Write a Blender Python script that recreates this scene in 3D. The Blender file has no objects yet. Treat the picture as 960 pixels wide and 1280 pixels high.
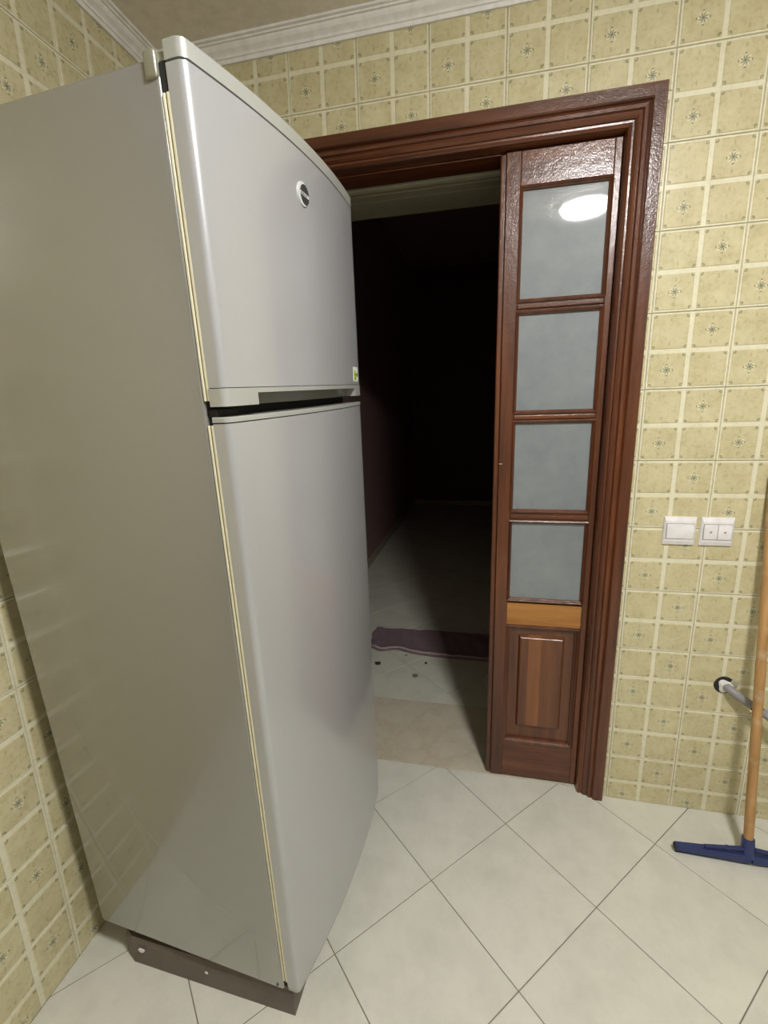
import bpy, bmesh, math, random
from mathutils import Matrix, Vector
random.seed(7)
S = bpy.context.scene
COL = S.collection

# ------------------------------------------------------------------ camera
cd = bpy.data.cameras.new('camera'); cam = bpy.data.objects.new('camera', cd); COL.objects.link(cam)
cd.sensor_fit = 'HORIZONTAL'; cd.sensor_width = 36.0; cd.lens = 572.34 / 960 * 36.0
cd.clip_start = 0.02; cd.clip_end = 60
RX = Vector((0.97676385, 0.21224544, -0.02973631))
RY = Vector((0.01958128, -0.22654716, -0.97380335))
RZ = Vector((-0.213422, 0.95059363, -0.22543911))
m = Matrix.Identity(4)
for i in range(3):
    m[i][0] = RX[i]; m[i][1] = -RY[i]; m[i][2] = -RZ[i]
m.translation = Vector((-0.43410764, -1.45673059, 1.34962218))
cam.matrix_world = m
S.camera = cam

# ------------------------------------------------------------------ world, exposure
w = bpy.data.worlds.new('world'); S.world = w; w.use_nodes = True
w.node_tree.nodes['Background'].inputs[0].default_value = (1.0, 0.95, 0.88, 1)
w.node_tree.nodes['Background'].inputs[1].default_value = 0.002
S.view_settings.view_transform = 'Standard'; S.view_settings.look = 'None'
S.view_settings.gamma = 1.0; S.view_settings.use_curve_mapping = False
S.view_settings.exposure = 2.3
LAMP_STRENGTH = 58.0
CEIL = 2.364; LX = -1.424; KX = 1.75; KY = -3.0; HY0 = 0.415; HY1 = 4.73; HX0 = -1.40; HX1 = 2.2; HZ = 3.0
Z0 = 2.1725          # height of a joint row of the wall tiles
LY0 = -0.765         # joint column on the left wall

# ------------------------------------------------------------------ node helpers
class NT:
    def __init__(s, name):
        s.m = bpy.data.materials.new(name); s.m.use_nodes = True
        s.t = s.m.node_tree; s.n = s.t.nodes; s.b = s.n['Principled BSDF']
    def node(s, kind, **kw):
        n = s.n.new(kind)
        for k, v in kw.items(): setattr(n, k, v)
        return n
    def link(s, a, b): s.t.links.new(a, b)
    def put(s, sock, v):
        if isinstance(v, (int, float)): sock.default_value = v
        elif isinstance(v, tuple): sock.default_value = (*v, 1) if len(v) == 3 and sock.type == 'RGBA' else v
        else: s.link(v, sock)
    def math(s, op, a, b=0.0, c=0.0):
        n = s.node('ShaderNodeMath', operation=op)
        s.put(n.inputs[0], a); s.put(n.inputs[1], b)
        if op in ('MULTIPLY_ADD', 'WRAP', 'COMPARE'): s.put(n.inputs[2], c)
        return n.outputs[0]
    def mix(s, f, a, b, mode='MIX'):
        n = s.node('ShaderNodeMix', data_type='RGBA', blend_type=mode)
        s.put(n.inputs[0], f); s.put(n.inputs[6], a); s.put(n.inputs[7], b)
        return n.outputs[2]
    def coord(s, scale=(1, 1, 1), loc=None):
        tc = s.node('ShaderNodeTexCoord'); mp = s.node('ShaderNodeMapping')
        s.link(tc.outputs['Object'], mp.inputs[0]); mp.inputs['Scale'].default_value = scale
        if loc is not None: s.link(loc, mp.inputs['Location'])
        return mp.outputs[0]
    def rnd(s): return s.node('ShaderNodeObjectInfo').outputs['Random']
    def noise(s, vec, scale, detail=4, rough=0.55, w=None):
        n = s.node('ShaderNodeTexNoise', noise_dimensions='4D' if w is not None else '3D')
        s.link(vec, n.inputs['Vector']); n.inputs['Scale'].default_value = scale
        n.inputs['Detail'].default_value = detail; n.inputs['Roughness'].default_value = rough
        if w is not None: s.put(n.inputs['W'], w)
        return n.outputs[0]
    def ramp(s, f, stops):
        n = s.node('ShaderNodeValToRGB'); s.put(n.inputs[0], f); e = n.color_ramp.elements
        while len(e) < len(stops): e.new(0.5)
        for k, (p, c) in enumerate(stops): e[k].position = p; e[k].color = (*c, 1)
        return n.outputs[0]
    def remap(s, f, a, b, c=0.0, d=1.0):
        n = s.node('ShaderNodeMapRange'); s.put(n.inputs[0], f)
        for k, v in enumerate((a, b, c, d)): n.inputs[k + 1].default_value = v
        return n.outputs[0]
    def bump(s, h, strength=0.3, dist=0.001):
        n = s.node('ShaderNodeBump'); s.put(n.inputs['Height'], h)
        n.inputs['Strength'].default_value = strength; n.inputs['Distance'].default_value = dist
        return n.outputs[0]
    def set(s, **kw):
        for k, v in kw.items(): s.put(s.b.inputs[k.replace('_', ' ')], v)
        return s

def plain(name, col, rough=0.5, metal=0.0, **kw):
    t = NT(name); t.set(Base_Color=col, Roughness=rough, Metallic=metal)
    v = t.noise(t.coord(), 40, 3)
    t.set(Base_Color=t.mix(t.remap(v, .3, .7), tuple(c * .92 for c in col), tuple(min(1, c * 1.06) for c in col)))
    for k, x in kw.items(): t.put(t.b.inputs[k.replace('_', ' ')], x)
    return t.m

def tile_wall_material(name, pad):
    """20 cm tile printed as four squares; one pinwheel flower in two of them, little hooks in the corners."""
    t = NT(name)
    tc = t.node('ShaderNodeTexCoord'); sp = t.node('ShaderNodeSeparateXYZ'); t.link(tc.outputs['Object'], sp.inputs[0])
    x, z = sp.outputs[0], sp.outputs[2]; r0 = t.rnd(); vec = tc.outputs['Object']
    n1 = t.noise(vec, 22, 5, .6, t.math('MULTIPLY', r0, 37.0))
    n2 = t.noise(vec, 90, 3, .6, t.math('MULTIPLY', r0, 11.0))
    if pad:
        base = t.ramp(n1, [(.3, (.50, .445, .245)), (.5, (.585, .53, .315)), (.7, (.655, .605, .385))])
        base = t.mix(t.remap(n2, .45, .75, 0, .35), base, (.70, .65, .46))
        base = t.mix(t.remap(r0, 0, 1, 0, .22), base, (.55, .475, .275))
        cx = t.math('SUBTRACT', t.math('FLOORED_MODULO', x, .1), .05); cz = t.math('SUBTRACT', t.math('FLOORED_MODULO', z, .1), .05)
        r = t.math('SQRT', t.math('ADD', t.math('MULTIPLY', cx, cx), t.math('MULTIPLY', cz, cz)))
        a = t.math('ARCTAN2', cz, cx)
        same = t.math('COMPARE', t.math('GREATER_THAN', x, .1), t.math('GREATER_THAN', z, .1), .1)
        sw = t.math('ADD', t.math('MULTIPLY', a, 4.0), t.math('MULTIPLY', r, 160.0))
        pet = t.math('ABSOLUTE', t.math('COSINE', sw))
        lim = t.math('ADD', t.math('MULTIPLY', t.math('POWER', pet, 3.5), .0082), .0022)
        star = t.math('MULTIPLY', t.math('LESS_THAN', r, lim), same)
        ring = t.math('MULTIPLY', t.math('LESS_THAN', r, .0145), t.math('GREATER_THAN', r, .0085))
        dots = t.math('MULTIPLY', t.math('MULTIPLY', ring, same), t.math('LESS_THAN', pet, .55))
        tips = t.math('MULTIPLY', t.math('MULTIPLY', t.math('LESS_THAN', t.math('ABSOLUTE', t.math('SUBTRACT', r, .0145)), .0013), same),
                      t.math('GREATER_THAN', t.math('ABSOLUTE', t.math('COSINE', t.math('MULTIPLY', a, 2.0))), .93))
        base = t.mix(t.math('MULTIPLY', dots, .45), base, (.80, .79, .62))
        base = t.mix(t.math('MULTIPLY', star, .85), base, (.085, .125, .12))
        base = t.mix(t.math('MULTIPLY', tips, .8), base, (.13, .14, .10))
        ax = t.math('SUBTRACT', t.math('ABSOLUTE', cx), .0395); az = t.math('SUBTRACT', t.math('ABSOLUTE', cz), .0395)
        rc = t.math('SQRT', t.math('ADD', t.math('MULTIPLY', ax, ax), t.math('MULTIPLY', az, az)))
        hook = t.math('MULTIPLY', t.math('LESS_THAN', t.math('ABSOLUTE', t.math('SUBTRACT', rc, .0032)), .0011),
                      t.math('LESS_THAN', t.math('ADD', ax, az), .0022))
        core = t.math('LESS_THAN', rc, .0014)
        base = t.mix(t.math('MULTIPLY', hook, .75), base, (.16, .16, .10))
        base = t.mix(t.math('MULTIPLY', core, .7), base, (.14, .14, .10))
        # faint smudge under each flower
        sx = t.math('MULTIPLY', cx, 2.2); sz = t.math('SUBTRACT', t.math('ABSOLUTE', cz), .031)
        rs = t.math('SQRT', t.math('ADD', t.math('MULTIPLY', sx, sx), t.math('MULTIPLY', sz, sz)))
        base = t.mix(t.math('MULTIPLY', t.math('LESS_THAN', rs, t.math('MULTIPLY', n2, .011)), .35), base, (.25, .22, .12))
    else:
        base = t.ramp(n1, [(.3, (.70, .665, .485)), (.7, (.79, .76, .59))])
    t.set(Base_Color=base, Roughness=t.remap(n2, .3, .7, .22, .38), Normal=t.bump(t.math('ADD', n1, t.math('MULTIPLY', n2, .4)), .35, .0012))
    t.b.inputs['Specular IOR Level'].default_value = .5
    return t.m

def floor_material(name, base, k=1.0):
    t = NT(name); r0 = t.rnd(); v = t.coord()
    n1 = t.noise(v, 9, 6, .65, t.math('MULTIPLY', r0, 50.0)); n2 = t.noise(v, 55, 5, .6, t.math('MULTIPLY', r0, 20.0))
    c1 = tuple(c * .88 for c in base); c2 = tuple(min(1, c * 1.06) for c in base)
    c = t.ramp(n1, [(.3, c1), (.55, base), (.75, c2)])
    c = t.mix(t.remap(n2, .58, .75, 0, .35), c, tuple(x * .80 for x in base))
    t.set(Base_Color=c, Roughness=t.remap(n2, .3, .7, .34, .5), Normal=t.bump(t.math('ADD', n1, t.math('MULTIPLY', n2, .3)), .35, .0025))
    return t.m

def wood_material(name, dark, mid, light, axis='z', band=0.0):
    t = NT(name); sc = {'z': (26, 26, 1.6), 'x': (1.6, 26, 26)}[axis]; r0 = t.rnd()
    v = t.coord(sc)
    n = t.noise(v, 1.0, 6, .62, t.math('MULTIPLY', r0, 31.0)); n2 = t.noise(v, 5.0, 5, .7, t.math('MULTIPLY', r0, 5.0))
    f = t.math('ADD', t.math('MULTIPLY', n, .72), t.math('MULTIPLY', n2, .28))
    c = t.ramp(f, [(.34, dark), (.5, mid), (.68, light)])
    if band:
        sp = t.node('ShaderNodeSeparateXYZ'); tc = t.node('ShaderNodeTexCoord'); t.link(tc.outputs['Object'], sp.inputs[0])
        g = t.remap(t.math('ABSOLUTE', t.math('SUBTRACT', sp.outputs[0], band)), .019, .023, 1, 0)
        c = t.mix(t.math('MULTIPLY', g, .6), c, t.ramp(f, [(.3, (.20, .065, .018)), (.7, (.36, .135, .04))]))
    o = t.noise(t.coord(), 260, 2, .5); o2 = t.noise(t.coord(), 60, 2, .5)
    h = t.math('ADD', t.math('MULTIPLY', o, .5), t.math('ADD', t.math('MULTIPLY', o2, .7), t.math('MULTIPLY', n2, .25)))
    bp = t.bump(h, .55, .0016)
    t.set(Base_Color=c, Roughness=.42, Normal=bp)
    t.b.inputs['Coat Weight'].default_value = .8; t.b.inputs['Coat Roughness'].default_value = .20; t.b.inputs['Specular IOR Level'].default_value = .3
    t.link(bp, t.b.inputs['Coat Normal'])
    return t.m

M = {}
M['pad'] = tile_wall_material('wall_tile_square', True)
M['rim'] = tile_wall_material('wall_tile_rim', False)
M['joint'] = plain('wall_tile_joint', (.46, .42, .30), .8)
M['floor'] = floor_material('floor_tile', (.66, .655, .575))
M['hallfloor'] = floor_material('hall_floor_tile', (.64, .64, .54))
M['grout'] = plain('floor_joint', (.19, .175, .14), .9)
M['ceiling'] = plain('ceiling_paint', (.84, .79, .70), .9)
M['plaster'] = plain('cornice_plaster', (.84, .82, .80), .7)
M['khaki'] = plain('far_wall_tiles', (.50, .47, .39), .35)
M['wood'] = wood_material('varnished_mahogany', (.040, .010, .003), (.098, .026, .007), (.185, .056, .015))
M['woodx'] = wood_material('varnished_mahogany_rail', (.040, .010, .003), (.098, .026, .007), (.185, .056, .015), 'x')
M['panel'] = wood_material('panel_wood', (.055, .015, .005), (.11, .033, .010), (.17, .058, .018))
M['field'] = wood_material('raised_field_wood', (.06, .017, .006), (.12, .037, .011), (.18, .062, .02), 'z', -.255)
M['orange'] = wood_material('bare_orange_wood', (.20, .07, .010), (.36, .145, .024), (.47, .225, .05), 'x')
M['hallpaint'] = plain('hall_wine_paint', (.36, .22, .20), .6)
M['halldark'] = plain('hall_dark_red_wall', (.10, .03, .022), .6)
M['skirt'] = plain('skirting_cream', (.42, .37, .27), .6)
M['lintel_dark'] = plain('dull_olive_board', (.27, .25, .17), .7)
M['lintel'] = plain('cream_painted_wood', (.42, .40, .29), .6)
M['black'] = plain('shadow_gap', (.018, .018, .016), .7)
M['white'] = plain('white_plastic', (.83, .81, .82), .3)
M['blue'] = plain('blue_plastic', (.024, .038, .135), .35)
M['rubber'] = plain('dark_rubber', (.02, .02, .03), .6)
M['pipe'] = plain('grey_pipe', (.27, .265, .27), .4)
M['stand'] = plain('brown_plastic', (.135, .107, .088), .55)
M['gasket'] = plain('cream_gasket', (.80, .76, .58), .45)
M['gasket_dark'] = plain('dark_gasket_groove', (.30, .25, .12), .5)  # darker tan strip between the two cream ridges
M['fold'] = plain('purple_rug', (.20, .135, .155), .95)
M['hem'] = plain('rug_hem', (.46, .37, .35), .9)
M['chrome'] = plain('polished_metal', (.75, .75, .76), .18, 1.0)
M['sticker_green'] = plain('green_sticker', (.42, .60, .08), .5)
M['sticker_white'] = plain('sticker_paper', (.75, .78, .66), .5)
M['ink'] = plain('dark_ink', (.03, .035, .04), .35)
M['crumb'] = plain('dark_crumb', (.03, .025, .02), .8)
M['crumb_grey'] = plain('grey_crumb', (.16, .17, .14), .8)
M['chip'] = plain('white_paint_chip', (.75, .74, .70), .7)

def fridge_paint(name, col, rough, met):
    t = NT(name); v = t.coord(); n = t.noise(v, 900, 2); n1 = t.noise(v, 3.0, 3)
    t.set(Base_Color=t.mix(t.remap(n, .3, .7, 0, .16), col, tuple(c * .8 for c in col)), Metallic=met,
          Roughness=rough)
    t.b.inputs['Coat Weight'].default_value = .6; t.b.inputs['Coat Roughness'].default_value = .05
    return t.m
M['fridge'] = fridge_paint('silver_grey_enamel', (.335, .333, .32), .25, .55)
M['fridge_door'] = fridge_paint('silver_door_enamel', (.47, .478, .50), .30, .35)
M['trim'] = fridge_paint('grey_plastic_trim', (.42, .43, .405), .38, .2)
M['recess'] = fridge_paint('shaded_grip_plastic', (.17, .17, .155), .5, .0)  # darker version of the trim plastic: shade of the recess put into the colour
M['badge'] = plain('badge_silver', (.82, .82, .84), .3, .3)
M['hinge'] = fridge_paint('hinge_cover_plastic', (.30, .295, .235), .30, .4)

def glass_material():
    t = NT('frosted_dusty_glass'); v = t.coord(); n = t.noise(v, 14, 5, .6, t.math('MULTIPLY', t.rnd(), 9.0)); n2 = t.noise(v, 330, 2, .5); n3 = t.noise(v, 60, 3)
    c = t.ramp(n, [(.3, (.20, .228, .243)), (.7, (.27, .298, .31))])
    sp = t.math('GREATER_THAN', n2, .70)
    c = t.mix(t.math('MULTIPLY', sp, .25), c, (.5, .52, .52))
    t.set(Base_Color=c, Roughness=.5, Normal=t.bump(n2, .5, .0008))
    t.b.inputs['Transmission Weight'].default_value = .12
    t.b.inputs['Coat Weight'].default_value = .9; t.b.inputs['Coat Roughness'].default_value = .035
    t.link(t.bump(t.math('ADD', t.math('MULTIPLY', n3, .06), t.math('GREATER_THAN', n2, .60)), .35, .0004), t.b.inputs['Coat Normal'])
    return t.m
M['glass'] = glass_material()
def marble():
    t = NT('beige_marble'); v = t.coord(); n = t.noise(v, 5, 7, .62); n2 = t.noise(v, 30, 5, .6)
    wv = t.math('ABSOLUTE', t.math('SUBTRACT', n, .5))
    c = t.ramp(wv, [(0, (.50, .445, .325)), (.025, (.545, .49, .375)), (.14, (.585, .54, .43))])
    c = t.mix(t.remap(n2, .55, .75, 0, .5), c, (.66, .62, .50))
    t.set(Base_Color=c, Roughness=.3); return t.m
M['marble'] = marble()
def handle_wood():
    t = NT('broomstick_wood'); v = t.coord((40, 40, 4)); n = t.noise(v, 1, 5); s2 = t.noise(t.coord((1, 1, 1)), 18, 3)
    c = t.ramp(n, [(.3, (.36, .19, .065)), (.7, (.55, .32, .13))])
    t.set(Base_Color=t.mix(t.remap(s2, .55, .7, 0, .6), c, (.55, .42, .28)), Roughness=.45); return t.m
M['stick'] = handle_wood()
t = NT('lamp_diffuser'); t.set(Base_Color=(1.0, 1.0, 1.0), Emission_Color=(1.0, .985, .965)); t.b.inputs['Emission Strength'].default_value = LAMP_STRENGTH
M['lamp'] = t.m

# ------------------------------------------------------------------ mesh helpers
def mesh_obj(name, verts, faces, mats, parent=None, mi=None, smooth=False, **props):
    me = bpy.data.meshes.new(name); me.from_pydata([tuple(v) for v in verts], [], faces)
    for x in (mats if isinstance(mats, list) else [mats]): me.materials.append(x)
    if mi: me.polygons.foreach_set('material_index', mi)
    bm = bmesh.new(); bm.from_mesh(me); bmesh.ops.recalc_face_normals(bm, faces=bm.faces); bm.to_mesh(me); bm.free()
    if smooth: me.polygons.foreach_set('use_smooth', [True] * len(me.polygons))
    return link(name, me, parent, **props)
def link(name, me, parent=None, **props):
    o = bpy.data.objects.new(name, me); COL.objects.link(o)
    if parent: o.parent = parent
    for k, v in props.items(): o[k] = v
    return o
def empty(name, loc=(0, 0, 0), **props):
    o = bpy.data.objects.new(name, None); COL.objects.link(o); o.location = loc; o.empty_display_size = .05
    for k, v in props.items(): o[k] = v
    return o
class MB:
    def __init__(s): s.bm = bmesh.new()
    def box(s, a, b, bev=0.0, seg=2):
        r = bmesh.ops.create_cube(s.bm, size=1); vs = r['verts']
        for v in vs: v.co = Vector([a[i] + (v.co[i] + .5) * (b[i] - a[i]) for i in range(3)])
        if bev:
            es = list({e for v in vs for e in v.link_edges})
            bmesh.ops.bevel(s.bm, geom=es, offset=bev, segments=seg, profile=.5, affect='EDGES')
        return s
    def prism(s, poly, z0, z1, axis='z', inset=None):
        """poly: list of 2D points, extruded along axis."""
        def P(p, h): return {'z': (p[0], p[1], h), 'x': (h, p[0], p[1]), 'y': (p[0], h, p[1])}[axis]
        a = [s.bm.verts.new(P(p, z0)) for p in poly]; b = [s.bm.verts.new(P(p, z1)) for p in (inset or poly)]
        n = len(poly)
        for i in range(n): s.bm.faces.new((a[i], a[(i + 1) % n], b[(i + 1) % n], b[i]))
        s.bm.faces.new(a[::-1]); s.bm.faces.new(b); return s
    def tube(s, pts, rad, n=14, cap=True):
        rings = []; N = len(pts)
        for i, p in enumerate(pts):
            p = Vector(p); d = (Vector(pts[min(i + 1, N - 1)]) - Vector(pts[max(i - 1, 0)])).normalized()
            u = d.orthogonal().normalized() if not rings else (u0 - d * u0.dot(d)).normalized()
            u0 = u; vv = d.cross(u); r = rad[i] if isinstance(rad, list) else rad
            rings.append([s.bm.verts.new(p + r * (math.cos(2 * math.pi * k / n) * u + math.sin(2 * math.pi * k / n) * vv)) for k in range(n)])
        for A, B in zip(rings[:-1], rings[1:]):
            for k in range(n): s.bm.faces.new((A[k], A[(k + 1) % n], B[(k + 1) % n], B[k]))
        if cap: s.bm.faces.new(rings[0][::-1]); s.bm.faces.new(rings[-1])
        return s
    def obj(s, name, mat, parent=None, smooth=False, auto=None, **props):
        bmesh.ops.recalc_face_normals(s.bm, faces=s.bm.faces)
        me = bpy.data.meshes.new(name); s.bm.to_mesh(me); s.bm.free(); me.materials.append(mat)
        if smooth or auto:
            me.polygons.foreach_set('use_smooth', [True] * len(me.polygons))
            if auto: me.set_sharp_from_angle(angle=math.radians(auto))
        return link(name, me, parent, **props)

# ------------------------------------------------------------------ room shell
wb = MB()
OX0, OX1, OZ = -1.235, -.08, 2.05
wb.box((LX - .15, .004, 0), (OX0, HY0, CEIL)); wb.box((OX1, .004, 0), (KX + .15, HY0, CEIL)); wb.box((OX0, .004, OZ), (OX1, HY0, CEIL))
wall_back = wb.obj('wall_back', M['joint'], kind='structure')
wall_left = MB().box((LX - .15, KY, 0), (LX - .004, .004, CEIL)).obj('wall_left', M['joint'], kind='structure')
MB().box((KX, KY, 0), (KX + .15, .004, CEIL)).obj('wall_right', M['khaki'], kind='structure')
MB().box((LX - .15, KY - .15, 0), (KX + .15, KY, CEIL)).obj('wall_front', M['khaki'], kind='structure')
MB().box((LX - .15, KY - .15, CEIL), (KX + .15, HY0, CEIL + .14)).obj('ceiling', M['ceiling'], kind='structure')

TILE_CACHE = {}
def wall_tile_mesh(u0, u1, w0, w1):
    key = tuple(round(v, 4) for v in (u0, u1, w0, w1))
    if key in TILE_CACHE: return TILE_CACHE[key]
    g = .0005
    a0 = max(u0, g); a1 = min(u1, .2 - g); b0 = max(w0, g); b1 = min(w1, .2 - g)
    V = []; F = []; MI = []
    def slab(x0, x1, z0, z1, y0, y1, ins, mi):
        k = len(V)
        V.extend([(x0, y0, z0), (x1, y0, z0), (x1, y0, z1), (x0, y0, z1), (x0 + ins, y1, z0 + ins), (x1 - ins, y1, z0 + ins), (x1 - ins, y1, z1 - ins), (x0 + ins, y1, z1 - ins)])
        for f in ((4, 5, 6, 7), (0, 1, 5, 4), (1, 2, 6, 5), (2, 3, 7, 6), (3, 0, 4, 7)): F.append([k + i for i in f]); MI.append(mi)
    slab(a0, a1, b0, b1, .004, 0.0, .0012, 1)
    for x0, x1 in ((.0052, .0945), (.1055, .1948)):
        for z0, z1 in ((.0052, .0945), (.1055, .1948)):
            X0, X1, Z1_, Z2_ = max(x0, a0 + .0015), min(x1, a1 - .0015), max(z0, b0 + .0015), min(z1, b1 - .0015)
            if X1 - X0 > .006 and Z2_ - Z1_ > .006: slab(X0, X1, Z1_, Z2_, .0001, -.0012, .0022, 0)
    me = bpy.data.meshes.new('tile'); me.from_pydata(V, [], F); me.materials.append(M['pad']); me.materials.append(M['rim'])
    me.polygons.foreach_set('material_index', MI)
    bm = bmesh.new(); bm.from_mesh(me); bmesh.ops.recalc_face_normals(bm, faces=bm.faces); bm.to_mesh(me); bm.free()
    TILE_CACHE[key] = me; return me
def lay_tiles(parent, place, u_start, u_lo, u_hi, holes=(), rotz=0.0):
    """tiles of 20 cm on a wall; u along the wall, w upward; clipped to the wall and to rectangular holes."""
    n0 = math.floor((u_lo - u_start) / .2 + 1e-6); n1 = math.ceil((u_hi - u_start) / .2 - 1e-6)
    for i in range(n0, n1):
        U = u_start + .2 * i
        for j in range(-12, 3):
            W = Z0 + .2 * j
            pieces = [(max(U, u_lo), min(U + .2, u_hi), max(W, 0), min(W + .2, CEIL - .02))]
            for (h0, h1, k0, k1) in holes:
                out = []
                for (a, b, c, d) in pieces:
                    if b <= h0 or a >= h1 or d <= k0 or c >= k1: out.append((a, b, c, d)); continue
                    if d > k1: out.append((a, b, k1, d)); c0 = c; d = k1
                    if c < k0: out.append((a, b, c, k0)); c = k0
                    if a < h0: out.append((a, h0, c, d))
                    if b > h1: out.append((h1, b, c, d))
                pieces = out
            for (a, b, c, d) in pieces:
                if b - a < .003 or d - c < .003: continue
                o = link('tile', wall_tile_mesh(a - U, b - U, c - W, d - W), parent)
                o.location = place(U, W); o.rotation_euler = (0, 0, rotz)
HX = (-1.29, -.03)   # hole left under the casing
lay_tiles(wall_back, lambda U, W: (U, 0, W), 0.0, LX, KX, [(HX[0], HX[1], -1, 2.085)])
lay_tiles(wall_left, lambda U, W: (LX, U, W), LY0, -1.965, 0.0, rotz=math.pi / 2)

# small dark drilled plug in a joint of the wall
MB().tube([(.3995, .004, 1.972), (.3995, -.0035, 1.972)], .0062, 9).obj('wall_plug', M['ink'], smooth=False,
    label='tiny dark plug in the tile joint high on the wall right of the doorway', category='wall plug')

# plaster cornices
prof = [(0, 2.322), (.006, 2.322), (.008, 2.331), (.012, 2.332), (.014, 2.337), (.018, 2.3405), (.0245, 2.345), (.029, 2.3505), (.0305, 2.3545), (.036, 2.355), (.037, 2.3585), (.044, 2.3595), (.046, CEIL), (0, CEIL)]
def cornice(name, axis):
    V = []; F = []
    L = [(LX, 0), (KX, 0)] if axis == 'x' else [(0, 0), (0, KY)]
    n = len(prof)
    for k in range(2):
        for p, z in prof:
            if axis == 'x': V.append(((LX + p) if k == 0 else KX, -p - .001, z))
            else: V.append((LX + p + .001, (-p) if k == 0 else KY, z))
    for i in range(n): F.append((i, (i + 1) % n, n + (i + 1) % n, n + i))
    mesh_obj(name, V, F, M['plaster'], kind='structure')
cornice('trim_1', 'x'); cornice('trim_2', 'y')

# ------------------------------------------------------------------ floors: diagonal tiles
TS = .31809; TH = .81251; TO = Vector((-.34451, -.17116))
TA = Vector((-math.cos(TH), -math.sin(TH))); TB = Vector((math.sin(TH), -math.cos(TH)))
def clip(poly, lo, hi):
    for ax, s, v in ((0, 1, lo[0]), (0, -1, hi[0]), (1, 1, lo[1]), (1, -1, hi[1])):
        out = []
        for i in range(len(poly)):
            p, q = poly[i], poly[(i + 1) % len(poly)]; dp = s * (p[ax] - v); dq = s * (q[ax] - v)
            if dp >= 0: out.append(p)
            if dp * dq < 0: f = dp / (dp - dq); out.append((p[0] + f * (q[0] - p[0]), p[1] + f * (q[1] - p[1])))
        poly = out
        if len(poly) < 3: return []
    return poly
def lay_floor(parent, lo, hi, mat, g=.0011, top=0.0):
    full = None
    for i in range(-25, 14):
        for j in range(-16, 16):
            o = TO + TS * (i * TA + j * TB)
            q = [o + g * (TA + TB), o + (TS - g) * TA + g * TB, o + (TS - g) * (TA + TB), o + g * TA + (TS - g) * TB]
            P = [(v.x, v.y) for v in q]
            C = clip(P, lo, hi)
            if not C: continue
            ar = abs(sum(C[k][0] * C[(k + 1) % len(C)][1] - C[(k + 1) % len(C)][0] * C[k][1] for k in range(len(C)))) / 2
            if ar < 2e-5: continue
            whole = C == P
            if whole and full:
                t = link('tile', full, parent); t.location = (o.x, o.y, 0); continue
            cx = sum(p[0] for p in C) / len(C); cy = sum(p[1] for p in C) / len(C)
            b = MB(); ins = [(p[0] - o.x + (cx - p[0]) * .006, p[1] - o.y + (cy - p[1]) * .006) for p in C]
            b.prism([(p[0] - o.x, p[1] - o.y) for p in C], top - .008, top - .001)
            # bevelled top
            n = len(C); zt = top
            b2 = [b.bm.verts.new((p[0] - o.x, p[1] - o.y, top - .001)) for p in C]; b3 = [b.bm.verts.new((p[0], p[1], zt)) for p in ins]
            for k in range(n): b.bm.faces.new((b2[k], b2[(k + 1) % n], b3[(k + 1) % n], b3[k]))
            b.bm.faces.new(b3)
            t = b.obj('tile', mat, parent); t.location = (o.x, o.y, 0)
            if whole: full = t.data
fl = MB().box((LX - .15, KY - .15, -.12), (KX + .15, .03, -.0022)).obj('floor', M['grout'], kind='structure')
lay_floor(fl, (LX, KY), (KX, .029), M['floor'])
fh = MB().box((HX0 - .1, HY0, -.12), (HX1 + .1, HY1 + .1, -.0022)).obj('floor', M['grout'], kind='structure')
lay_floor(fh, (HX0, HY0 + .001), (HX1, HY1), M['hallfloor'])
# marble threshold in two slabs
th = MB().box((OX0, .03, -.1), (OX1, HY0, -.004)).obj('trim_3', M['grout'], kind='structure')
for a, b in ((OX0 + .001, -1.02), (-1.0185, OX1 - .001)):
    MB().box((a, .0305, -.004), (b, HY0 - .0005, .0012), .001, 1).obj('slab', M['marble'], th)

# ------------------------------------------------------------------ hall beyond the doorway (unlit)
def hallwall(name, a, b, mat): return MB().box(a, b).obj(name, mat, kind='structure')
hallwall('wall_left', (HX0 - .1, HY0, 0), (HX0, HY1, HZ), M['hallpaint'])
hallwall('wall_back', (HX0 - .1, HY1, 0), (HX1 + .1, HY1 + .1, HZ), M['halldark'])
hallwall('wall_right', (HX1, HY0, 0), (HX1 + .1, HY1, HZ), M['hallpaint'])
hallwall('wall_front', (HX0 - .1, HY0 - .001, CEIL + .14), (HX1 + .1, HY0 + .05, HZ + .1), M['hallpaint'])
hallwall('ceiling', (HX0 - .1, HY0, HZ), (HX1 + .1, HY1 + .1, HZ + .1), M['hallpaint'])
MB().box((HX0, HY0 + .01, 0), (HX0 + .012, HY1, .07), .003, 1).obj('baseboard_left', M['skirt'], kind='structure')
MB().box((HX0 + .013, HY1 - .012, 0), (HX1, HY1, .07), .003, 1).obj('baseboard_back', M['skirt'], kind='structure')

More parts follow.
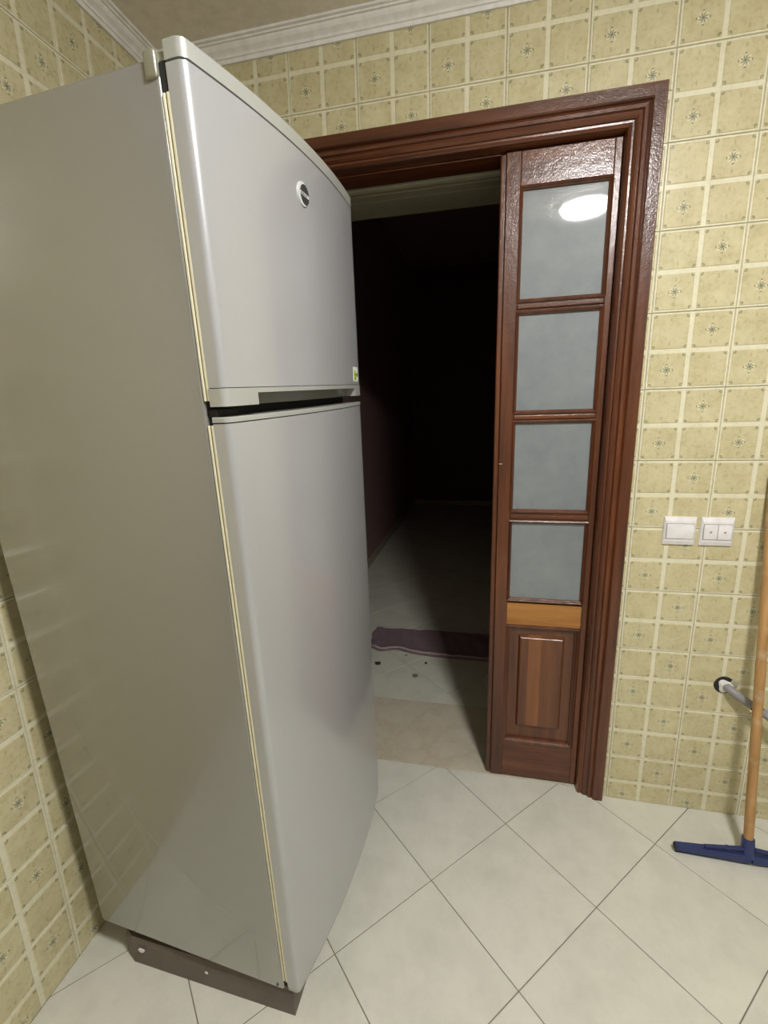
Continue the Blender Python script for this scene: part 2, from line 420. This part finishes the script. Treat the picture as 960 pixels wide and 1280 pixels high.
# ------------------------------------------------------------------ door frame: casing + jamb + soffit
frame = empty('trim_4', (0, 0, 0), kind='structure')
CP = [(0, .004), (0, -.018), (.003, -.022), (.030, -.022), (.033, -.019), (.0345, -.0125), (.040, -.0145), (.0475, -.0125), (.0495, -.0075), (.051, -.006), (.0585, -.0075), (.064, -.0035),
      (.066, .001), (.0705, .0015), (.0745, -.0005), (.079, .003), (.081, .010), (.081, .030), (.055, .030), (.055, .004)]   # (inward offset from outer edge, y)
CX1, CX0, CZ = -.0155, -1.302, 2.1005
def casing_leg(x_outer, sgn, nm='casing'):
    V = []; n = len(CP)
    for d, y in CP: V.append((x_outer + sgn * d, y, 0))
    for d, y in CP: V.append((x_outer + sgn * d, y, CZ - d))
    F = [(i, (i + 1) % n, n + (i + 1) % n, n + i) for i in range(n)] + [tuple(range(n))]
    mesh_obj(nm, V, F, M['wood'], frame)
casing_leg(CX1, -1); casing_leg(CX0, 1)
V = []; n = len(CP)
for d, y in CP: V.append((CX0 + d, y, CZ - d))
for d, y in CP: V.append((CX1 - d, y, CZ - d))
mesh_obj('casing', V, [(i, (i + 1) % n, n + (i + 1) % n, n + i) for i in range(n)], M['woodx'], frame)
IX1 = CX1 - .081; IX0 = CX0 + .081; IZ = CZ - .081
MB().box((IX1, .0302, 0), (OX1, .13, 2.03)).obj('jamb', M['wood'], frame)
MB().box((OX0, .0302, 0), (IX0, .13, 2.03)).obj('jamb', M['wood'], frame)
MB().box((IX0, .0305, 2.017), (-.4055, .088, 2.0195), 0).box((IX0, .0305, 2.0196), (IX1, .13, 2.05)).obj('jamb_head', M['woodx'], frame)
MB().box((IX0, .0335, 2.012), (-.406, .088, 2.0168), .001, 1).obj('door_stop', M['woodx'], frame)
so = MB(); so.box((IX0, .131, 2.034), (IX1, HY0, 2.05)); so.obj('soffit', M['lintel_dark'], frame)
MB().box((IX0, .146, 2.018), (-.10, .172, 2.034), .004, 2).obj('rail', M['lintel'], frame)
MB().box((IX0, .180, 2.014), (-.10, .222, 2.034), .002, 1).obj('board', M['lintel_dark'], frame)
MB().box((IX0, .224, 2.014), (-.10, .270, 2.034), .002, 1).obj('board', M['lintel_dark'], frame)

# ------------------------------------------------------------------ door leaf (door_1)
leaf = empty('door_1', (-.25, .05, 0), kind='structure')
Y0, Y1 = .031, .069
def lp(name, mb, mat, parent=leaf, **k):
    auto = k.pop('auto', None)
    o = mb.obj(name, mat, parent, auto=auto, **k)
    o.location = (.25, -.05, 0) if parent is leaf else (0, 0, 0)
    return o
LXa, LXb = -.392, -.0975; GX0, GX1 = -.352, -.116
def box(a, b, bev=.0): return MB().box(a, b, bev, 2) if bev else MB().box(a, b)
lp('stile', box((LXa, Y0, .006), (GX0, Y1, 2.018), .002), M['wood'])
lp('stile', box((GX1, Y0, .006), (LXb, Y1, 2.018), .002), M['wood'])
lp('astragal', MB().box((-.408, Y0 + .006, .006), (LXa, Y1 + .006, 2.018), .004, 3), M['wood'])
PAN = [(1.637, 1.925), (1.320, 1.601), (1.010, 1.287), (.704, .971)]
rails = [('rail', 1.931, 2.018, M['woodx']), ('rail', .600, .700, M['woodx']), ('rail', .006, .150, M['woodx'])]
lp('top_rail', box((GX0, Y0 + .001, 1.930), (GX1, Y1 - .001, 2.0175), .0015), M['woodx'])
lp('middle_rail', box((GX0, Y0 + .001, .612), (GX1, Y1 - .001, .690), .0015), M['orange'], label='rail of bare orange wood')
lp('bottom_rail', box((GX0, Y0 + .001, .007), (GX1, Y1 - .001, .150), .0015), M['woodx'])
for z0, z1 in ((PAN[0][0] - .006, PAN[1][1] + .006), (PAN[1][0] - .006, PAN[2][1] + .006), (PAN[2][0] - .006, PAN[3][1] + .006)):
    zc = (z0 + z1) / 2
    b = MB().box((GX0, Y0 + .004, z0), (GX1, Y1 - .004, z1), .002, 2); b.box((GX0, Y0 - .002, zc - .0065), (GX1, Y0 + .006, zc + .0065), .003, 3)
    lp('glazing_bar', b, M['woodx'])
def bead_ring(x0, x1, z0, z1, wd, yf, yb, name='bead', mat=None):
    """a mitred moulding round an opening: outer edge high, sloping down to the pane."""
    sec = [(0, yb), (0, yf), (.35 * wd, yf - .0025), (.55 * wd, yf - .0005), (.7 * wd, yf + .003), (wd, yf + .006), (wd, yb)]
    V = []; k = len(sec)
    for (cx, cz, sx, sz) in ((x0, z0, 1, 1), (x1, z0, -1, 1), (x1, z1, -1, -1), (x0, z1, 1, -1)):
        for d, y in sec: V.append((cx + sx * d, y, cz + sz * d))
    F = [(c * k + i, c * k + i + 1, ((c + 1) % 4) * k + i + 1, ((c + 1) % 4) * k + i) for c in range(4) for i in range(k - 1)]
    o = mesh_obj(name, V, F, mat or M['wood'], leaf); o.location = (.25, -.05, 0); return o
for k, (z0, z1) in enumerate(PAN):
    bead_ring(GX0 - .003, GX1 + .003, z0 - .007, z1 + .007, .0105, Y0, Y0 + .014)
    pane = lp('pane', MB().box((GX0 + .001, Y0 + .0115, z0 - .003), (GX1 - .001, Y0 + .0155, z1 + .003)), M['glass'])
# lower panel: sunk frame moulding and a raised field
PZ0, PZ1 = .150, .612
bead_ring(GX0 - .002, GX1 + .002, PZ0, PZ1, .016, Y0 - .001, Y0 + .014)
def frustum(x0, x1, z0, z1, yb, yf, ins, mat, name, parent):
    V = [(x0, yb, z0), (x1, yb, z0), (x1, yb, z1), (x0, yb, z1), (x0 + ins, yf, z0 + ins), (x1 - ins, yf, z0 + ins), (x1 - ins, yf, z1 - ins), (x0 + ins, yf, z1 - ins)]
    o = mesh_obj(name, V, [(4, 5, 6, 7), (0, 1, 5, 4), (1, 2, 6, 5), (2, 3, 7, 6), (3, 0, 4, 7), (0, 3, 2, 1)], mat, parent); return o
pn = lp('panel', MB().box((GX0 + .001, Y0 + .0135, PZ0 - .005), (GX1 - .001, Y0 + .024, PZ1 + .005)), M['panel'])
frustum(-.310, -.160, .215, .572, Y0 + .014, Y0 + .0045, .006, M['field'], 'raised_field', pn)
frustum(-.3025, -.1675, .2225, .5645, Y0 + .0046, Y0 + .0030, .0018, M['field'], 'raised_field_face', pn)
lp('strike', MB().box((-.392, Y0 - .001, 1.1585), (-.380, Y0 + .001, 1.1625), .0005, 1), M['chrome'])

# ------------------------------------------------------------------ ceiling lamp (reflected in the top pane)
LC = (.056, -1.36)
lamp = empty('ceiling_lamp', (LC[0], LC[1], CEIL), label='round white flush ceiling lamp lit above the kitchen floor', category='lamp')
MB().tube([(0, 0, 0), (0, 0, -.014)], .130, 48).obj('housing', M['white'], lamp, auto=40)
b = MB(); b.tube([(0, 0, -.012), (0, 0, -.030), (0, 0, -.040), (0, 0, -.046), (0, 0, -.049)], [.114, .114, .104, .075, .02], 48); b.obj('diffuser', M['lamp'], lamp, auto=50)

# ------------------------------------------------------------------ refrigerator
FX, FY, YAW, FW, FT, FD = -.8059, -.7839, .0821, .5459, .0400, .5508
HS, HC, HB, hb, BOW, Z1, Z2, TX, TY, D1, D2 = 1.7703, 1.7937, 1.7787, .105, .0220, 1.3829, 1.3415, .0030, -.0417, .0193, .0182
fr = empty('refrigerator', (FX, FY, 0), label='tall silver grey two-door refrigerator standing on a brown plastic base by the doorway', category='refrigerator')
fr.matrix_world = Matrix.Translation((FX, FY, 0)) @ Matrix.Rotation(TX, 4, 'Y') @ Matrix.Rotation(-TY, 4, 'X') @ Matrix.Rotation(-YAW, 4, 'Z')
def front_b(a): return BOW * 4 * (a / FW) * (1 - a / FW)
def front_curve(off=0.0, a0=None, a1=None, R=.012):
    sl = math.atan(4 * BOW / FW); pts = []
    cb = front_b(R) - R
    for k in range(9):
        t = math.pi - (math.pi / 2 - sl) * k / 8; pts.append((R + (R + off) * math.cos(t), cb + (R + off) * math.sin(t)))
    for k in range(1, 28):
        a = R + (FW - 2 * R) * k / 28; s = 4 * BOW / FW * (1 - 2 * a / FW); nn = math.hypot(1, s)
        pts.append((a - off * s / nn, front_b(a) + off / nn))
    for k in range(9):
        t = math.pi / 2 - sl - (math.pi / 2 - sl) * k / 8; pts.append((FW - R + (R + off) * math.cos(t), cb + (R + off) * math.sin(t)))
    if a0 is not None:
        def at(a):
            for p, q in zip(pts[:-1], pts[1:]):
                if p[0] <= a <= q[0] and q[0] > p[0]: f = (a - p[0]) / (q[0] - p[0]); return (a, p[1] + f * (q[1] - p[1]))
            return (a, pts[0][1] if a < FW / 2 else pts[-1][1])
        mid = [p for p in pts if a0 < p[0] < a1]; pts = [at(a0)] + mid + [at(a1)]
        if a0 <= 0: pts = [p for p in front_curve(off, None, None, R) if p[0] < a1] + [at(a1)]
        if a1 >= FW: pts = [at(a0)] + [p for p in front_curve(off, None, None, R) if p[0] > a0]
    return pts
def ring(off=0.0, back=-.0265, a0=None, a1=None):
    c = front_curve(off, a0, a1); return [(c[0][0], back)] + c + [(c[-1][0], back)]
def sl(mb, poly, z0, z1, bev=0.0):
    P = [(b_, a_) for a_, b_ in poly]
    if bev:
        c = (sum(p[0] for p in P) / len(P), FW / 2)
        def ins(p): return (p[0] - bev if p[0] > -.02 else p[0], p[1] + (bev if p[1] < FW / 2 else -bev) * min(1, abs(p[1] - FW / 2) / (FW / 2) * 1.0) ** 12)
        Q = [ins(p) for p in P]
        mb.prism(P, z0, z1 - bev); mb.prism(P, z1 - bev, z1, 'z', Q)
    else: mb.prism(P, z0, z1)
    return mb
# body
body = MB().box((-FD, 0, hb), (-.0375, FW, HB), .0055, 3).obj('body', M['fridge'], fr, auto=40)
MB().box((-.0385, .006, hb + .02), (-.0355, FW - .006, HB - .012)).obj('front_gap_shade', M['black'], body)  # black sheet over the body front: shade of the door gap as colour
def door(name, dy):
    e = empty(name); e.parent = fr; e.rotation_euler = (0, 0, -dy); return e
# doors: each an own mesh with sub-parts
fz = sl(MB(), ring(), Z1 + .0005, HS - .0012).obj('freezer_door', M['fridge_door'], fr, auto=28); fz.rotation_euler = (0, 0, -D1)
sl(MB(), ring(-.003), HS - .0013, HS + .0013).obj('seam', M['black'], fz)
sl(MB(), ring(.0006), HS + .0012, HC, .0025).obj('top_cap', M['trim'], fz, auto=28)
sl(MB(), ring(-.0016), Z1 - .0008, Z1 + .0006).obj('seam', M['black'], fz)
NA, NB = .069, .488
tr = sl(MB(), ring(.0012), Z1 - .0080, Z1 - .0006)
sl(tr, ring(.0012, -.0265, 0, NA), Z1 - .0262, Z1 - .0080); sl(tr, ring(.0012, -.0265, NB, FW), Z1 - .0262, Z1 - .0080)
tr.obj('handle_trim', M['trim'], fz, auto=28)
# recess behind the grip: sloping back wall
q = front_curve(-.004, NA, NB); q2 = front_curve(-.020, NA, NB)
V = [(b_, a_, Z1 - .0081) for a_, b_ in q2] + [(b_ - .004, a_, Z1 - .0262) for a_, b_ in q2]; n = len(q2)
mesh_obj('grip_recess', V, [(i, i + 1, n + i + 1, n + i) for i in range(n - 1)], M['recess'], fz)
def gasket(parent, z0, z1):
    for y0, y1, x0, x1, mt, nm in ((-.0008, .010, -.0370, -.0336, M['gasket'], 'gasket'), (.0006, .010, -.0335, -.0308, M['gasket_dark'], 'gasket_groove'), (-.0008, .010, -.0307, -.0267, M['gasket'], 'gasket')):
        b = MB(); b.box((x0, y0 + .0006, z0), (x1, y1, z1), .0006, 2); b.box((x0, FW - y1, z0), (x1, FW - y0 - .0006, z1), .0006, 2)
        b.box((x0, y1, z0), (x1, FW - y1, z0 + .01)); b.box((x0, y1, z1 - .01), (x1, FW - y1, z1)); b.obj(nm, mt, parent)
gasket(fz, Z1 - .018, HS - .03)
ld = sl(MB(), ring(), hb + .016, Z2 - .0095).obj('fridge_door', M['fridge_door'], fr, auto=28); ld.rotation_euler = (0, 0, -D2)
sl(MB(), ring(-.0022), Z2 - .0096, Z2 - .0076).obj('seam', M['black'], ld)
sl(MB(), ring(.0012), Z2 - .0077, Z2, .0015).obj('top_trim', M['trim'], ld, auto=28)
sl(MB(), ring(-.0018), hb + .004, hb + .0155).obj('bottom_trim', M['trim'], ld, auto=28)
gasket(ld, hb + .03, Z2 - .012)
# hinge cover and hinge plates
hc = MB(); hc.box((-.057, -.0035, HB - .0235), (-.0385, .045, HB + .008), .004, 3); hc.box((-.041, .004, HB - .010), (-.006, .045, HB + .006), .003, 2)
hc.obj('hinge_cover', M['hinge'], fr, auto=40)
MB().box((-.0395, .002, HS - .038), (-.0270, .045, HS + .004), .002, 1).obj('hinge', M['black'], fr)
MB().box((-.050, .006, Z2 - .002), (-.020, .06, Z1 - .030), .002, 1).obj('middle_hinge', M['black'], fr)
MB().box((-.040, .006, hb - .004), (-.004, .050, hb + .004), .001, 1).obj('bottom_hinge', M['stand'], fr)
MB().tube([(-.052, -.0012, hb + .012), (-.052, .002, hb + .012)], .003, 8).obj('screw', M['ink'], fr)
for x in (-.08, -.53):
    for y in (.05, FW - .05): MB().tube([(x, y, .0812 + x * .0030 - y * .0417), (x, y, hb + .001)], .016, 14).obj('foot', M['stand'], fr)
# round badge: silver ring, dark halves, slanting silver band
def on_front(a, off): 
    s = 4 * BOW / FW * (1 - 2 * a / FW); nn = math.hypot(1, s); return (front_b(a) + off / nn, a - off * s / nn)
ba, bz, br = .2535, 1.7035, .0185
def disc(name, mat, pts, off0, off1, parent):
    V = []; n = len(pts)
    for off in (off0, off1):
        for u, w_ in pts:
            x, y = on_front(ba + u, off); V.append((x, y, bz + w_))
    return mesh_obj(name, V, [tuple(range(n, 2 * n))] + [(i, (i + 1) % n, n + (i + 1) % n, n + i) for i in range(n)], mat, parent)
circ = lambda r, cx=0, cz=0, a0=0, a1=2 * math.pi, k=32: [(cx + r * math.cos(a0 + (a1 - a0) * i / k), cz + r * math.sin(a0 + (a1 - a0) * i / k)) for i in range(k)]
badge = disc('badge', M['badge'], circ(br), -.001, .0022, fz)
ca = math.radians(-3)
def rot(p): return (p[0] * math.cos(ca) - p[1] * math.sin(ca), p[0] * math.sin(ca) + p[1] * math.cos(ca))
r2 = .0155
for s in (1, -1):
    y0 = .0031; t0 = math.asin(y0 / r2)
    pts = [rot((r2 * math.cos(t0 + (math.pi - 2 * t0) * i / 16) * 1.0, s * r2 * math.sin(t0 + (math.pi - 2 * t0) * i / 16))) for i in range(17)]
    disc('badge_inlay', M['ink'], [(p[0] + .0040, p[1]) for p in pts], .0021, .0030, fz)
# illegible lettering on the band, as small dark strokes
for i in range(6):
    u = -.010 + i * .0042; c = rot((u + .002, 0)); wd = .0011
    disc('badge_letter', M['ink'], [(c[0] - wd, c[1] - .0014), (c[0] + wd, c[1] - .0014), (c[0] + wd * (.4 if i % 2 else 1), c[1] + .0014), (c[0] - wd, c[1] + .0014)], .0021, .0026, fz)
# energy sticker near the far corner of the freezer door
def patch(name, mat, a0, a1, z0, z1, off, parent):
    c = [(a0, a1)]; ps = [on_front(a0 + (a1 - a0) * i / 4, off) for i in range(5)]; pb = [on_front(a0 + (a1 - a0) * i / 4, off - .0008) for i in range(5)]
    V = [(x, y, z0) for x, y in ps] + [(x, y, z1) for x, y in ps] + [(x, y, z0) for x, y in pb] + [(x, y, z1) for x, y in pb]
    F = [(i, i + 1, 6 + i, 5 + i) for i in range(4)] + [(10 + i, 11 + i, 16 + i, 15 + i) for i in range(4)] + [(0, 5, 15, 10), (4, 9, 19, 14), (0, 1, 11, 10), (5, 6, 16, 15)]
    return mesh_obj(name, V, F, mat, parent)
patch('sticker', M['sticker_white'], .483, .524, 1.3905, 1.4235, .0006, fz)
patch('sticker_print', M['sticker_green'], .485, .506, 1.3925, 1.415, .0011, fz)
patch('sticker_print', M['ink'], .509, .518, 1.402, 1.410, .0011, fz)
patch('sticker_print', M['ink'], .488, .499, 1.4045, 1.407, .0014, fz)
patch('sticker_print', M['ink'], .489, .502, 1.397, 1.399, .0014, fz)

# brown base under the refrigerator
bs = empty('plastic_stand', (-1.06, -.47, 0), label='low brown plastic base under the silver refrigerator', category='appliance stand')
poly = [(-.832, -.767), (-.832, -.255), (-1.33, -.215), (-1.355, -.245), (-1.355, -.66), (-1.30, -.735), (-1.275, -.747)]
P = [(x + 1.06, y + .47) for x, y in poly]
cx = sum(p[0] for p in P) / len(P); cy = sum(p[1] for p in P) / len(P)
Q = [(p[0] - (p[0] - cx) * .02, p[1] - (p[1] - cy) * .02) for p in P]
bb = MB().prism(P, .0005, .066); bb.prism(P, .066, .079, 'z', Q); bb.obj('tray', M['stand'], bs)
MB().box((.196, -.290, .079), (.222, -.262, .095), .003, 2).obj('corner_block', M['stand'], bs)
def blob(name, loc, r, sc, mat, parent=None, sd=0, **k):
    bm = bmesh.new(); bmesh.ops.create_icosphere(bm, subdivisions=2, radius=1); rn = random.Random(sd)
    for v in bm.verts:
        f = 1 + rn.uniform(-.25, .25); v.co = Vector((v.co.x * r * sc[0] * f, v.co.y * r * sc[1] * f, v.co.z * r * sc[2] * f))
    me = bpy.data.meshes.new(name); bm.to_mesh(me); bm.free(); me.materials.append(mat)
    o = link(name, me, parent, **k); o.location = loc; return o
blob('paint_chip', (-.178, -.2855, .060), .0065, (1.4, .3, 1.0), M['chip'], bs, 3)
blob('paint_chip', (.005, -.2925, .055), .0035, (1.2, .3, 1.2), M['chip'], bs, 5)

# ------------------------------------------------------------------ switches
def switch(cx, cz, n, label):
    e = empty('light_switch', (cx, -.0008, cz), label=label, category='light switch', group='white wall switches')
    Wd, Hd = .043, .0425
    V = [(-Wd, 0, -Hd), (Wd, 0, -Hd), (Wd, 0, Hd), (-Wd, 0, Hd), (-Wd + .001, -.006, -Hd + .001), (Wd - .001, -.006, -Hd + .001), (Wd - .001, -.006, Hd - .001), (-Wd + .001, -.006, Hd - .001),
         (-Wd + .005, -.0105, -Hd + .013), (Wd - .005, -.0105, -Hd + .013), (Wd - .005, -.0105, Hd - .013), (-Wd + .005, -.0105, Hd - .013)]
    F = [(0, 1, 5, 4), (1, 2, 6, 5), (2, 3, 7, 6), (3, 0, 4, 7), (4, 5, 9, 8), (5, 6, 10, 9), (6, 7, 11, 10), (7, 4, 8, 11), (8, 9, 10, 11)]
    mesh_obj('plate', V, F, M['white'], e)
    MB().box((-.0372, -.0109, -.0235), (.0372, -.0100, .0235)).obj('surround', M['pipe'], e)
    w2 = .0725 / n
    for k in range(n):
        x0 = -.03625 + k * w2
        r = MB().box((x0 + .0006, -.0135, -.0222), (x0 + w2 - .0006, -.0105, .0222), .0009, 2).obj('rocker', M['white'], e, auto=40)
        if n > 1: MB().tube([(x0 + w2 / 2, -.0130, 0), (x0 + w2 / 2, -.0139, 0)], .0030, 12).obj('indicator', M['pipe'], r)
switch(.1275, .9665, 1, 'white wall switch with one blank wide rocker, nearer the door casing')
switch(.2245, .9665, 2, 'white double wall switch with a small round mark on each of two rockers')

# ------------------------------------------------------------------ squeegee leaning on the wall
sq = empty('squeegee', (.352, -.155, 0), label='blue plastic floor squeegee with a wooden handle leaning on the tiled wall', category='squeegee')
H0 = Vector((-.006, -.012, .050)); H1 = Vector((-.0098, .1415, 1.13))
MB().tube([H0 + (H1 - H0) * (k / 16) for k in range(17)], [.0125 + .0004 * ((k * 7) % 3 - 1) for k in range(17)], 20).obj('handle', M['stick'], sq, auto=50)
b = MB(); b.tube([(-.006, -.018, .022), (-.006, -.014, .040), (-.0062, -.008, .078)], [.0185, .0175, .0160], 20); b.obj('socket', M['blue'], sq, auto=50)
# head: tapering bar, with slots near the socket
V = []; F = []
def bar(x0, x1, h0, h1, zb, yc, t0, t1):
    k = len(V)
    for x, h, tt in ((x0, h0, t0), (x1, h1, t1)):
        V.extend([(x, yc - tt, zb), (x, yc + tt, zb), (x, yc + tt * .8, zb + h), (x, yc - tt * .8, zb + h)])
    F.extend([(k, k + 1, k + 2, k + 3), (k + 4, k + 7, k + 6, k + 5)] + [(k + i, k + (i + 1) % 4, k + 4 + (i + 1) % 4, k + 4 + i) for i in range(4)])
for s in (-1, 1):
    bar(s * .198, s * .002, .016, .024, .012, -.018, .010, .015)
mesh_obj('blade_holder', V, F, M['blue'], sq)
for s in (-1, 1):
    V = []; F = []
    bar(s * .120, s * .010, .004, .005, .035, -.018, .005, .006)
    # lift the inner end to leave a slot
    V = [(x, y, z + (.012 if abs(x) < .05 else 0)) for x, y, z in V]
    mesh_obj('brace', V, F, M['blue'], sq)
for x in (-.060, .050): MB().box((x - .004, -.024, .033), (x + .004, -.012, .046)).obj('rib', M['blue'], sq)
MB().box((-.196, -.0205, .0006), (.196, -.0155, .014)).obj('rubber_blade', M['rubber'], sq)
blob('end_cap', (-.199, -.018, .020), .0105, (.45, 1.1, .9), M['rubber'], sq, 2)

# ------------------------------------------------------------------ grey pipe out of the wall
pp = empty('waste_pipe', (.305, 0, .468), label='grey plastic waste pipe sloping out of a hole in the tiled wall', category='pipe')
pts = [(.001, .010, .004), (.010, -.012, .000), (.030, -.030, -.012), (.080, -.052, -.040), (.150, -.075, -.082), (.240, -.085, -.135), (.330, -.090, -.190), (.420, -.100, -.270), (.500, -.110, -.370), (.545, -.115, -.4545)]
fine = []
for i in range(len(pts) - 1):
    p0 = Vector(pts[max(i - 1, 0)]); p1 = Vector(pts[i]); p2 = Vector(pts[i + 1]); p3 = Vector(pts[min(i + 2, len(pts) - 1)])
    for k in range(6):
        u = k / 6; fine.append(.5 * ((2 * p1) + (p2 - p0) * u + (2 * p0 - 5 * p1 + 4 * p2 - p3) * u * u + (3 * p1 - p0 - 3 * p2 + p3) * u ** 3))
fine.append(Vector(pts[-1]))
MB().tube(fine, .0125, 18).obj('pipe', M['pipe'], pp, smooth=True)
i0 = 16
MB().tube(fine[i0:i0 + 3], .0132, 18).obj('tape_band', M['ink'], pp, smooth=True, label='dark tape band')
MB().tube([(0, .004, .006), (0, -.0022, .006)], .0285, 28).obj('hole', M['black'], pp)
bm = MB()
ringv = []
for k in range(20):
    a = 2 * math.pi * k / 20; bm_r = .021 + .004 * math.sin(3 * a + 1)
    ringv.append((bm_r * math.cos(a) + .004, bm_r * math.sin(a) + .003))
bm.prism(ringv, -.0022, -.008, 'y', [(x * .6 + .002, z * .6) for x, z in ringv]); bm.obj('plaster_collar', M['chip'], pp, label='rough white plaster')
blob('plaster_dab', (.026, -.002, .014), .012, (1.0, .3, 1.3), M['lintel'], pp, 8)

# second pipe stub at the right
ps = empty('pipe_stub', (.455, 0, .500), label='small brown-rimmed pipe stub in the wall right of the squeegee handle', category='pipe')
MB().tube([(0, .004, 0), (0, -.014, 0)], .014, 20).obj('rim', M['stand'], ps, auto=40)
MB().tube([(0, -.010, 0), (0, -.0150, 0)], .009, 18).obj('bore', M['chip'], ps, auto=40)

# ------------------------------------------------------------------ rug and crumbs in the dark hall
rg = empty('rug', (-.70, .97, 0), label='crumpled purple runner rug with a pale hem lying across the hall floor', category='rug')
NX, NY = 64, 22
def edge(x, side):
    if side == 0:  # near edge
        return -.135 + .018 * math.sin(x * 26) * math.exp(-((x + .27) / .13) ** 2) - .03 * (x > -.2) * min(1, (x + .2) / .2) - (.0 if x > -.3 else (x + .3) * .25)
    return .135 + .010 * math.sin(x * 9 + 1) + .02 * max(0, x)
def hz(x, y):
    return .004 + .007 * abs(math.sin(x * 17 + 2 * math.sin(y * 11))) * (.5 + .5 * math.sin(y * 23 + x * 4)) + .004 * math.sin(x * 41 + y * 9) ** 2
V = []; F = []
for i in range(NX + 1):
    x = -.365 + .80 * i / NX
    for j in range(NY + 1):
        v = j / NY; y = edge(x, 0) * (1 - v) + edge(x, 1) * v
        e = min(1, min(j, NY - j) / 2.0, i / 1.5); curl = .012 * math.exp(-((v - .04) / .06) ** 2) + .006 * math.exp(-((v - .96) / .05) ** 2)
        V.append((x + .012 * math.sin(y * 30) * (1 - min(1, i / 6)), y, .0015 + hz(x, y) * e + curl * (.3 + .7 * e)))
for i in range(NX):
    for j in range(NY):
        k = i * (NY + 1) + j; F.append((k, k + 1, k + NY + 2, k + NY + 1))
pile = mesh_obj('pile', V, F, M['fold'], rg, smooth=True)
md = pile.modifiers.new('solid', 'SOLIDIFY'); md.thickness = .003; md.offset = -1
for j, nm in ((1, 'hem'), (NY - 1, 'hem')):
    pts = [Vector(V[i * (NY + 1) + j]) + Vector((0, 0, .001)) for i in range(NX + 1)]
    MB().tube(pts, .0048, 8).obj(nm, M['hem'], rg, smooth=True)
pts = [Vector(V[j]) + Vector((-.001, 0, .003)) for j in range(NY + 1)]
MB().tube(pts, .0045, 8).obj('hem', M['hem'], rg, smooth=True)
# folded over corner at the left end
V = []; F = []
for i in range(13):
    t_ = i / 12
    for j in range(7):
        s_ = j / 6; V.append((-.372 + .05 * s_ + .012 * math.sin(t_ * 7), -.125 + .25 * t_, .008 + .016 * math.sin(s_ * math.pi) * (.6 + .4 * math.cos(t_ * 9))))
for i in range(12):
    for j in range(6): k = i * 7 + j; F.append((k, k + 1, k + 8, k + 7))
fo = mesh_obj('fold', V, F, M['fold'], rg, smooth=True)
blob('crumb', (-.975, .690, .006), .014, (1.25, .9, .4), M['crumb'], None, 11, label='largest dark crumb on the hall floor, left of the others in front of the rug', category='crumb', group='crumbs in front of the rug')
blob('crumb', (-.722, .735, .005), .009, (.7, 1.2, .45), M['crumb'], None, 12, label='small dark crumb on the hall floor just in front of the rug middle', category='crumb', group='crumbs in front of the rug')
blob('crumb', (-.762, .613, .004), .014, (1.0, 1.1, .25), M['crumb_grey'], None, 13, label='pale grey flat crumb on the hall floor, nearest to the marble threshold', category='crumb', group='crumbs in front of the rug')
blob('crumb', (-.840, .800, .003), .006, (1.2, .8, .4), M['crumb_grey'], None, 14, label='tiny grey crumb close against the near hem of the purple rug', category='crumb', group='crumbs in front of the rug')
